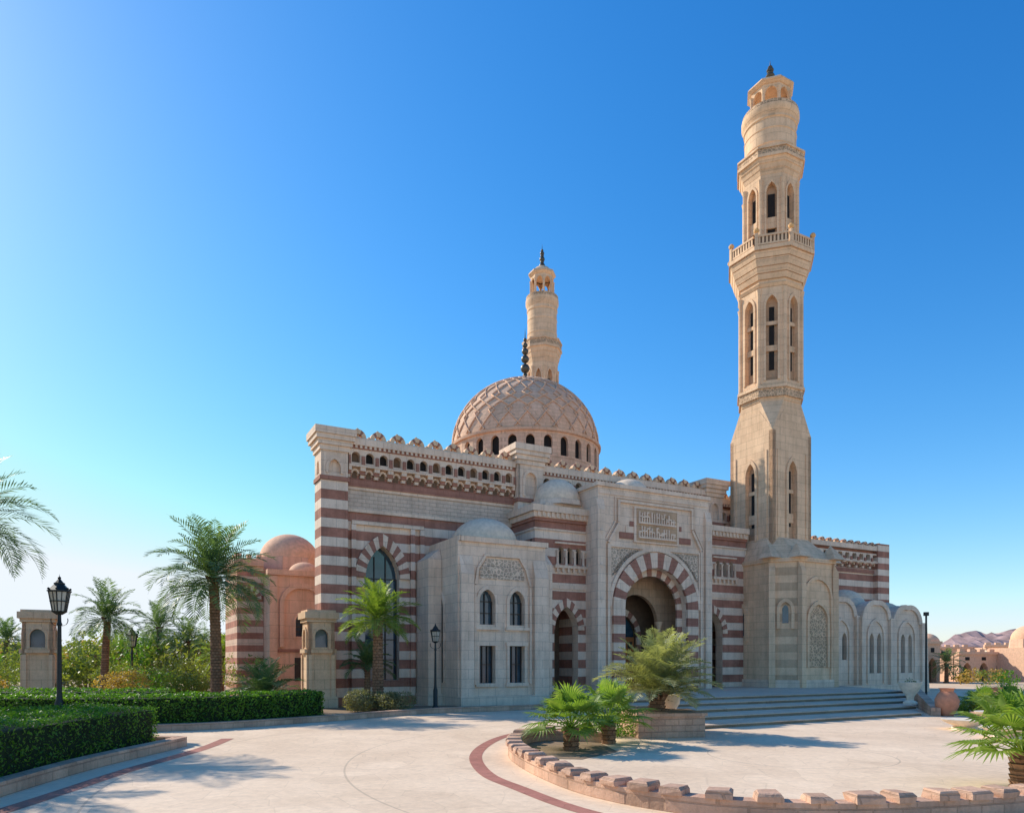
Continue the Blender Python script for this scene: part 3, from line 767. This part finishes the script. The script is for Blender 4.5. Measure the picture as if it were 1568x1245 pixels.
# ------------------------------------------------------------------ vegetation
def frond(mb,base,az,el,length,droop,m,nl=26,lw=.03,ll=.30,rng=random):
    p=Vector(base); step=length/nl; e=el
    side=Vector((-math.sin(az),math.cos(az),0))
    tw=rng.uniform(-.35,.35)
    for i in range(nl+1):
        t=i/nl
        e=el-droop*(t**1.5)
        d=Vector((math.cos(az)*math.cos(e),math.sin(az)*math.cos(e),math.sin(e)))
        up=side.cross(d)*-1
        if up.z<0 and abs(e)<1.5: up=-up
        q=p+d*step
        w=.022*(1-t)+.005
        mb.face([p-side*w,p+side*w,q+side*w,q-side*w],m)
        if t>.1:
            l=length*ll*(math.sin(math.pi*min(1,(t*.9+.12)))**.7)*rng.uniform(.85,1.1)
            for s in (-1,1):
                ld=(side*s*.85+d*.65+up*(.35+tw*s*.3)+Vector((0,0,-.25*rng.random()))).normalized()
                tip=p+ld*l+Vector((0,0,-l*.25*rng.random()))
                mid=p+ld*l*.45
                wv=d*lw
                mb.face([p-wv*.5,mid-wv,tip,mid+wv],m)
        p=q
def palm(name,x,y,h,rt,fl,nf=44,seed=1,m='palm',droop=1.5,lean=(0,0),lw=.03,elmin=-25,nl=26,z0=0):
    rng=random.Random(seed); mb=MB()
    K=int(h/.14)+2
    for k in range(K):
        z=h*k/K; z2=h*(k+1)/K; rr=rt*(1.15-.3*k/K)*(1.25 if k==0 else 1)
        ox,oy=lean[0]*(k/K)**2,lean[1]*(k/K)**2
        mb.ngon(ox,oy,rr*.93,z,rr*1.1,z2,9,'bark',rot=rng.random())
    top=Vector((lean[0],lean[1],h))
    for k in range(14):
        a=rng.random()*6.28; 
        mb.hull([top+Vector((math.cos(a+j)*rt*.9,math.sin(a+j)*rt*.9,-.1)) for j in(-.2,.2)]+[top+Vector((math.cos(a)*rt*1.8,math.sin(a)*rt*1.8,.15+.1*rng.random())),top+Vector((0,0,.2))],'bark')
    for k in range(nf):
        t=k/nf
        az=k*2.39996+rng.uniform(-.2,.2)
        el=R(85-(85-elmin)*t**.9+rng.uniform(-8,8))
        frond(mb,top+Vector((math.cos(az)*.08,math.sin(az)*.08,.05+.2*(1-t))),az,el,fl*rng.uniform(.82,1.08),droop*rng.uniform(.7,1.2)*(1 if t>.15 else .5),m,nl,lw,rng=rng)
    return mb.make(name,None,(x,y,z0),(0,0,rng.random()*6),recalc=False)
palm('date_palm',-11.1,27,4.9,.19,2.6,62,1,lean=(.15,0),lw=.034)
palm('date_palm',-19.3,34,3.8,.16,1.9,40,2,lean=(-.1,.1))
palm('date_palm',-22.6,46,3.9,.16,2.1,36,3)
palm('date_palm',-19.9,44,3.0,.15,1.8,32,4)
palm('date_palm',-25,50,2.6,.14,2.0,32,5,m='palmy')
palm('date_palm',-26.8,62,3.0,.15,2.1,30,6)
palm('date_palm',-33.8,48,3.1,.13,1.9,30,8,lw=.035)
palm('date_palm',-30.5,56,2.4,.14,2.0,30,15,m='palmy',lw=.035)
palm('date_palm',-16.2,40,2.0,.15,1.7,30,18,m='palmy',lw=.035)
palm('date_palm',-13.6,18.0,5.3,.19,2.0,44,9,lw=.022)
palm('date_palm',-5.15,27.6,3.4,.19,1.75,46,10,m='palmy',elmin=-15,droop=1.2,lean=(.12,0))
palm('date_palm',-8.9,25.8,.5,.15,1.6,34,11,m='palm',elmin=5,droop=1.2)
palm('date_palm',-5.9,29.3,1.6,.12,1.2,26,12,m='palm',elmin=0)
palm('canary_palm',3.9,19.3,.35,.2,1.85,64,13,m='cycad',elmin=12,droop=1.15,z0=.6,lw=.026,nl=34)
palm('date_palm',37.5,62,1.5,.15,1.6,26,14)
palm('date_palm',-16.5,19.5,4.6,.19,2.2,36,16)
palm('date_palm',-13.8,14.6,4.4,.19,2.2,36,17)

def fan_palm(name,x,y,h,nl,rad,seed,m='fan',elmin=-5,z0=0,pet=.7):
    rng=random.Random(seed); mb=MB()
    for k in range(max(2,int(h/.08))):
        n=max(2,int(h/.08)); mb.ngon(0,0,.15,h*k/n,.18,h*(k+1)/n,9,'bark',rot=rng.random())
    for k in range(nl):
        t=k/nl; az=k*2.4+rng.uniform(-.25,.25); el=R(80-(80-elmin)*t+rng.uniform(-6,6))
        d=Vector((math.cos(az)*math.cos(el),math.sin(az)*math.cos(el),math.sin(el)))
        side=Vector((-math.sin(az),math.cos(az),0)); up=d.cross(side); 
        if up.z<0: up=-up
        b=Vector((0,0,h)); L_=pet*rng.uniform(.8,1.15); p=b+d*L_+Vector((0,0,-.08*L_))
        mb.face([b-side*.018,b+side*.018,p+side*.012,p-side*.012],m)
        mb.face([b-up*.012,b+up*.012,p+up*.01,p-up*.01],m)
        nb=26; rr=rad*rng.uniform(.8,1.1)
        d2=(d-Vector((0,0,.35))).normalized(); up2=side.cross(d2); 
        if up2.z<0: up2=-up2
        for j in range(nb):
            a=R(-125+250*j/(nb-1)); 
            bd=(d2*math.cos(a)+side*math.sin(a)+up2*.22).normalized()
            l=rr*(1-.25*abs(a)/2.2)*rng.uniform(.92,1.05)
            w=(d2*-math.sin(a)+side*math.cos(a))*rad*.04
            m1=p+bd*l*.55; tip=p+bd*l+Vector((0,0,-l*rng.uniform(.1,.4)))
            fold=up2*rad*.02
            mb.face([p,m1-w,m1+fold],m); mb.face([p,m1+fold,m1+w],m)
            mb.face([m1-w,tip,m1+fold],m); mb.face([m1+fold,tip,m1+w],m)
    return mb.make(name,None,(x,y,z0),(0,0,0),recalc=False)
fan_palm('fan_palm',1.3,15.8,.5,26,.60,21,pet=.65)
fan_palm('fan_palm',2.3,17.1,.5,22,.6,22,pet=.7)
fan_palm('fan_palm',7.75,10.9,.6,28,.62,23,pet=.68)
fan_palm('fan_palm',17.0,26.0,.3,18,.5,24,pet=.55)
fan_palm('fan_palm',19.7,28.5,.3,18,.5,25,pet=.5)
fan_palm('fan_palm',19.2,26.4,.2,16,.45,26,pet=.45)

def leaves(mb,fn,n,size,m,rng):
    for _ in range(n):
        p,nn=fn()
        a=Vector((rng.gauss(0,1),rng.gauss(0,1),rng.gauss(0,1)))
        nn=(nn*.8+a*.6).normalized(); t=nn.orthogonal().normalized()
        t=(Matrix.Rotation(rng.random()*6.28,3,nn)@t); b=nn.cross(t)
        s=size*rng.uniform(.6,1.3)
        mb.face([p-t*s,p-b*s*.5,p+t*s,p+b*s*.5],m)
def clump(mb,c,r,n,size,m,rng):
    c=Vector(c); r=Vector(r)
    bumps=[(Vector((rng.gauss(0,1),rng.gauss(0,1),rng.gauss(0,1))).normalized(),rng.uniform(.75,1.2)) for _ in range(9)]
    def fn():
        d=Vector((rng.gauss(0,1),rng.gauss(0,1),rng.gauss(0,1))).normalized()
        k=max(bumps,key=lambda b:b[0].dot(d)); f=k[1]*(.75+.25*k[0].dot(d))*rng.uniform(.55,1)**.5
        p=c+Vector((d.x*r.x,d.y*r.y,d.z*r.z))*f
        if p.z<.03: p.z=rng.uniform(.03,.25)
        return p,d
    leaves(mb,fn,n,size,m,rng)
def hedge(name,pts,w,z0,h,n,seed,size=.035):
    rng=random.Random(seed); P=cat(pts,6); mb=MB()
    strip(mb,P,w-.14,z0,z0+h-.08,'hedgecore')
    A=offs(P,w/2);B=offs(P,-w/2)
    seg=[(P[i+1]-P[i]).length for i in range(len(P)-1)]; tot=sum(seg)
    def fn():
        r=rng.random()*tot;i=0
        while r>seg[i] and i<len(seg)-1: r-=seg[i];i+=1
        t=r/seg[i]; k=rng.random()
        a=A[i].lerp(A[i+1],t); b=B[i].lerp(B[i+1],t); nn=(b-a).normalized()
        wob=.09*mnoise.noise(Vector((a.x*1.3,a.y*1.3,k*2)))+.03*rng.gauss(0,1)
        if k<.42:
            q=rng.random(); xy=a.lerp(b,q); wz=.10*mnoise.noise(Vector((xy.x*1.6,xy.y*1.6,0)))+.025*rng.gauss(0,1)
            return Vector((*xy,z0+h+wz)),Vector((0,0,1))
        if k<.85: xy=b+nn*wob; return Vector((*xy,z0+rng.uniform(.0,h))),Vector((*nn,0))
        if k<.93: xy=a-nn*wob; return Vector((*xy,z0+rng.uniform(.0,h))),Vector((*-nn,0))
        e=rng.choice((0,-1)); q=rng.random(); xy=A[e].lerp(B[e],q); dd=(P[0]-P[1]) if e==0 else (P[-1]-P[-2]); dd.normalize()
        xy=xy+dd*abs(wob); return Vector((*xy,z0+rng.uniform(0,h))),Vector((*dd,0))
    leaves(mb,fn,n,size,'hedge',rng)
    return mb.make(name,recalc=False)
hedge('clipped_hedge',[(-9.3,16.3),(-9.25,13.5),(-9.05,10.6),(-8.7,6.5)],2.4,.06,.88,42000,31,.033)
hedge('clipped_hedge',[(-27,20.7),(-14,20.7),(-9.8,21.1),(-6.6,23.9)],1.1,.07,.9,28000,32,.043)
hedge('clipped_hedge',[(-30,24.4),(-20,24.6),(-12,25.0)],1.2,.07,.9,10000,33,.05)

rng=random.Random(40)
mb=MB()
for i in range(7): clump(mb,(rng.uniform(-1.3,1.3),rng.uniform(-.4,.4),.42),(.6,.5,.42),1300,.035,'bush',rng)
mb.make('silver_shrub',None,(-4.7,26.6,0.05),recalc=False)
mb=MB()
for i in range(5): clump(mb,(rng.uniform(-.7,.7),rng.uniform(-.4,.4),.3),(.45,.4,.35),600,.03,'hedge',rng)
mb.make('flowering_shrub',None,(2.6,18.9,0),recalc=False)
mb=MB()
for i in range(130):
    Y=rng.uniform(42,95); X=rng.uniform(-.80,-.34)*Y; hh=rng.uniform(1.9,4.0)
    m=rng.choice(('tree','tree','tree','orange','hedge','bush'))
    mb.ngon(X,Y,.1,0,.07,hh*.7,6,'bark')
    for _ in range(4): clump(mb,(X+rng.uniform(-1.2,1.2),Y+rng.uniform(-1,1),hh*rng.uniform(.35,.8)),(hh*.42,hh*.4,hh*.32),200,.13,m,rng)
for i in range(60):
    Y=rng.uniform(100,130); X=-Y*(.82-.5*i/60)
    clump(mb,(X,Y,1.8),(2.8,2,2.0+rng.random()),180,.3,rng.choice(('tree','hedge','bush')),rng)
mb.make('distant_trees',recalc=False)
mb=MB()
for (X,Y,hh,m) in ((-22.5,30,.8,'orange'),(-16.5,31,1.0,'orange'),(-14.2,32,.9,'tree'),(-26,31,1.2,'hedge'),(-18.5,29.5,.7,'bush'),(-20,36,1.2,'tree'),(-13,35,1.5,'tree'),(-24,34,1.1,'tree'),(-27,37,1.4,'tree'),(-15.5,33,1.3,'tree'),(-17.5,34,1.0,'hedge')):
    for _ in range(4): clump(mb,(X+rng.uniform(-.9,.9),Y+rng.uniform(-.6,.6),hh*.9),(hh*.8,hh*.7,hh*.7),480,.06,m,rng)
mb.make('garden_shrubs',recalc=False)
mb=MB()
for i in range(34):
    Y=rng.uniform(25.6,32); X=Y*rng.uniform(.61,.76); s=rng.uniform(.25,.5)
    clump(mb,(X,Y,s*.8),(s,s,s*.8),420,.04,rng.choice(('hedge','bush','palmy','tree','orange')),rng)
mb.make('flower_bed_plants',recalc=False)
mb=MB(); strip(mb,cat([(15.8,24.6),(17.5,25.0),(19.5,25.2),(24,26)]),.3,0,.22,'kerb'); mb.make('stone_kerb')

# ------------------------------------------------------------------ pots, planters
def pot(name,x,y,prof,m,plant=None,z=0,k=1.0):
    mb=MB(); mb.lathe(0,0,[(a*k,b*k) for a,b in prof],24,m)
    if plant: clump(mb,(0,0,prof[-1][1]*k+.12),(.3,.3,.25),500,.03,plant,random.Random(int(x*7)))
    mb.make(name,None,(x,y,z),recalc=False)
jar=[(0,0),(.16,0),(.2,.05),(.32,.3),(.34,.5),(.26,.68),(.18,.76),(.2,.84),(.24,.86),(.16,.86),(.14,.7)]
pot('terracotta_jar',15.5,25.6,jar,'terra',k=1.15)
pot('terracotta_jar',18.3,27.2,jar,'terra',k=1.1)
pot('stone_urn',15.3,27.6,[(0,0),(.25,0),(.25,.08),(.12,.15),(.14,.3),(.36,.6),(.42,.85),(.36,.85),(.1,.6)],'whitestone','bush',.3)
pot('stone_urn',4.5,20.6,[(0,0),(.25,0),(.25,.08),(.12,.15),(.14,.3),(.30,.55),(.34,.8),(.28,.8),(.1,.6)],'whitestone','bush',.2)
bowl=[(0,0),(.35,0),(.35,.06),(.28,.1),(.55,.22),(.62,.3),(.56,.3),(.3,.24),(0,.22)]
pot('stone_bowl_planter',13.0,20.6,bowl,'whitestone')
pot('stone_bowl_planter',15.9,23.6,bowl,'whitestone','palmy')
pot('stone_bowl_planter',12.6,18.2,bowl,'whitestone')

# ------------------------------------------------------------------ street lamps
def lamp(name,x,y,H,sc=1,z0=0):
    mb=MB()
    h=H-.98*sc
    mb.lathe(0,0,[(.16*sc,0),(.16*sc,.12),(.11*sc,.2),(.11*sc,.8),(.075*sc,.9),(.06*sc,1.1),(.045*sc,h-.3),(.07*sc,h-.28),(.045*sc,h-.2),(.04*sc,h)],14,'metal')
    z=h; s=sc
    mb.ngon(0,0,.06*s,z,.16*s,z+.08*s,6,'metal')
    mb.ngon(0,0,.13*s,z+.09*s,.20*s,z+.56*s,6,'lampglass')
    for i in range(6):
        a=math.pi/6+i*math.pi/3; c,q=math.cos(a),math.sin(a)
        mb.hull([(c*r0*s+dx,q*r0*s+dy,zz) for r0,zz in((.155,z+.08*s),(.24,z+.57*s)) for dx in(-.012*s,.012*s) for dy in(-.012*s,.012*s)],'metal')
        mb.ball(c*.24*s,q*.24*s,z+.64*s,.03*s,'metal',6)
        a2=i*math.pi/3; c,q=math.cos(a2),math.sin(a2)
        mb.hull([(c*r0*s+dx,q*r0*s+dy,zz) for r0,zz in((.135,z+.08*s),(.21,z+.57*s)) for dx in(-.007*s,.007*s) for dy in(-.007*s,.007*s)],'metal')
    mb.ngon(0,0,.19*s,z+.32*s,.19*s,z+.345*s,6,'metal')
    mb.ngon(0,0,.24*s,z+.57*s,.24*s,z+.60*s,6,'metal'); mb.ngon(0,0,.22*s,z+.60*s,.10*s,z+.76*s,6,'metal')
    mb.ngon(0,0,.11*s,z+.76*s,.11*s,z+.79*s,6,'metal'); mb.ngon(0,0,.09*s,z+.79*s,.03*s,z+.88*s,6,'metal')
    mb.ball(0,0,z+.91*s,.04*s,'metal',8); mb.lathe(0,0,[(.015*s,z+.9*s),(0,z+1.02*s)],6,'metal')
    for a in (0,math.pi):
        for k in range(5):
            t0=k/5*1.9;t1=(k+1)/5*1.9; pp=[(math.cos(a)*(.05+.16*math.sin(t)),0,z-.28*s+.16*(1-math.cos(t))) for t in(t0,t1)]
            mb.hull([Vector(p)+Vector(e)*.012 for p in pp for e in((1,0,0),(-1,0,0),(0,1,0),(0,-1,0),(0,0,1))],'metal')
    mb.make(name,None,(x,y,z0),(0,0,.3),recalc=False)
lamp('street_lamp',-12.6,20.0,4.35,1.12)
lamp('street_lamp',-20.1,38,3.75,1.15)
lamp('street_lamp',-3.05,28.6,3.45,.8)
mb=MB(); mb.lathe(0,0,[(.06,0),(.05,4.6),(0,4.6)],8,'metal'); mb.box(-.1,.1,-.1,.1,4.4,4.6,'metal'); mb.make('camera_pole',None,(22.6,39.2,0))

# ------------------------------------------------------------------ gate pillars
def pillar(name,x,y,H,w,rz):
    mb=MB(); h=w/2
    mb.box(-h-.12,h+.12,-h-.12,h+.12,0,.5,'sand'); mb.box(-h+.14,h-.14,-h+.14,h-.14,.5,H-.4,'sand')
    for k in range(4):
        mb.tf=rotz(0,0,k*math.pi/2)
        mb.arch_wall(-h,h,.5,H-.45,[(0,h*.5,H-1.45,H-1.0,H-.72)],-h,.14,'sand',n=6)
        mb.face([(-h*.5,-h+.13,H-1.45),(h*.5,-h+.13,H-1.45),(h*.5,-h+.13,H-.7),(-h*.5,-h+.13,H-.7)],'glass')
        mb.arch_ring(0,h*.5,h*.68,H-1.0,.28,.42,-h-.05,.06,['sand'],n=6,jamb=H-1.5)
        mb.box(-h*.8,h*.8,-h-.12,-h,H-1.68,H-1.52,'sand')
        for a in (-h+.08,h-.08): mb.box(a-.07,a+.07,-h-.06,-h,.5,H-1.75,'sand')
    mb.tf=None
    mb.box(-h-.07,h+.07,-h-.07,h+.07,H-.44,H-.3,'sand'); mb.box(-h-.15,h+.15,-h-.15,h+.15,H-.3,H-.04,'sand')
    mb.box(-h-.05,h+.05,-h-.05,h+.05,H-.04,H+.05,'sand')
    mb.make(name,None,(x,y,0),(0,0,rz))
pillar('gate_pillar',-7.9,29.3,3.95,1.05,ANG)
pillar('gate_pillar',-19.2,29.2,3.95,1.05,.45)
pillar('gate_pillar',-38,66,3.2,1.1,.4)

# ------------------------------------------------------------------ background
def house(name,x,y,w,d,h,m,rz=0,dome=False,arches=3):
    mb=MB()
    ops=[(-w/2+w*(i+.5)/arches,w/arches*.27,0,h*.38,h*.38+w/arches*.4) for i in range(arches)]
    mb.arch_wall(-w/2,w/2,0,h,ops,0,.5,m,n=6); mb.box(-w/2,w/2,.6,d,0,h-.1,m)
    mb.face([(-w/2+.02,.5,0),(w/2-.02,.5,0),(w/2-.02,.5,h-.1),(-w/2+.02,.5,h-.1)],'inner')
    mb.box(-w/2-.15,w/2+.15,-.15,.2,h,h+.25,m)
    for i in range(int(w/1.2)): mb.box(-w/2+i*1.2,-w/2+i*1.2+.6,-.1,.2,h+.25,h+.5,m)
    for i in range(arches): mb.box(-w/2+w*(i+.5)/arches-.25,-w/2+w*(i+.5)/arches+.25,-.03,.0,h*.78,h*.9,'dark')
    if dome: mb.ngon(0,d/2,1.6,h-.1,1.5,h+.7,8,m); mb.dome(0,d/2,1.5,h+.7,1.3,'pinkdome')
    mb.make(name,None,(x,y,0),(0,0,rz))
house('distant_house',36.2,63,4.5,5,3.4,'far',.5,True,2)
house('distant_house',44,67,6,6,2.5,'far',.3,False,3)
house('distant_house',48.5,64,4,5,3.2,'far',.25,True,2)
house('distant_house',64,88,12,6,3.6,'far',0,False,4)
house('distant_house',60,80,8,6,3.2,'farwhite',.1,False,4)
house('distant_house',54,90,9,6,3.4,'far',.1,True,3)
house('distant_house',-90,128,16,8,4.4,'farwhite',0,False,5)
house('distant_house',-72,135,12,8,4.2,'farwhite',0,False,4)
house('distant_house',-60,140,9,8,3.6,'farwhite',0,False,3)
mb=MB(); nx,ny=180,18
def hz(X,Y):
    env=max(0,min(1,(X/Y-.572)/.045))
    f=max(0,1-abs((Y-500)/100))
    return (env**.7)*(f**.5)*(19+9*abs(mnoise.fractal(Vector((X*.03,Y*.02,3.1)),1,2,6))+4*mnoise.noise(Vector((X*.07,Y*.09,1)))+2.5*mnoise.noise(Vector((X*.3,Y*.3,1))))
G=[[(225+i*3.5,400+j*12,hz(225+i*3.5,400+j*12)) for i in range(nx)] for j in range(ny)]
for j in range(ny-1):
    for i in range(nx-1): mb.face([G[j][i],G[j][i+1],G[j+1][i+1],G[j+1][i]],'hill')
mb.make('rocky_hills')
mb=MB()
for i in range(40):
    Y=rng.uniform(60,90); X=Y*rng.uniform(.56,.82); s=rng.uniform(.5,1.0)
    clump(mb,(X,Y-6,s*.8),(s,s,s*.8),160,.12,rng.choice(('tree','hedge','orange')),rng)
mb.make('distant_shrubs',recalc=False)

# ------------------------------------------------------------------ light, sky, camera
EL=R(34); AZ=R(-58)
sd=Vector((math.sin(AZ)*math.cos(EL),math.cos(AZ)*math.cos(EL),math.sin(EL)))
ld=bpy.data.lights.new('sun','SUN'); ld.energy=5.0; ld.angle=R(.5); ld.color=(1,.93,.82)
lo=bpy.data.objects.new('sun',ld); scene.collection.objects.link(lo)
lo.rotation_euler=sd.to_track_quat('Z','Y').to_euler(); lo.location=(0,0,60)
w=bpy.data.worlds.new("World"); scene.world=w; w.use_nodes=True
nt=w.node_tree; bg=nt.nodes['Background']; bg.inputs[1].default_value=.15
sky=nt.nodes.new('ShaderNodeTexSky'); sky.sky_type='NISHITA'; sky.sun_disc=False
sky.sun_elevation=EL; sky.sun_rotation=AZ; sky.air_density=1.0; sky.dust_density=.3; sky.ozone_density=2.5
c=mixc(nt,1,sky.outputs[0],(.15,.15,.15),'MULTIPLY')
gm=N(nt,'ShaderNodeGamma'); gm.inputs[1].default_value=1.26; L(nt,c,gm.inputs[0])
hs=N(nt,'ShaderNodeHueSaturation'); hs.inputs['Saturation'].default_value=1.24; L(nt,gm.outputs[0],hs.inputs['Color'])
c=mixc(nt,1,hs.outputs[0],(1.5,1.74,2.08),'MULTIPLY')
# soft shoulder so the bright region near the sun rolls off like film
den=mixc(nt,1,mixc(nt,1,c,(.42,.42,.42),'MULTIPLY'),(1,1,1),'ADD')
c=mixc(nt,1,c,den,'DIVIDE')
c=mixc(nt,1,c,(7.6,7.6,7.6),'MULTIPLY')
c=mixc(nt,1,c,(5.8,6.3,6.8),'DARKEN')
L(nt,c,bg.inputs[0])
cam=bpy.data.cameras.new('camera'); co=bpy.data.objects.new('camera',cam); scene.collection.objects.link(co)
co.location=(0,0,2); co.rotation_euler=(R(90),0,0)
cam.sensor_width=36; cam.lens=36*1100/1568; cam.shift_y=387.5/1568; cam.clip_end=3000; cam.clip_start=.05
scene.camera=co
scene.view_settings.view_transform='Standard'; scene.view_settings.look='None'; scene.view_settings.exposure=0
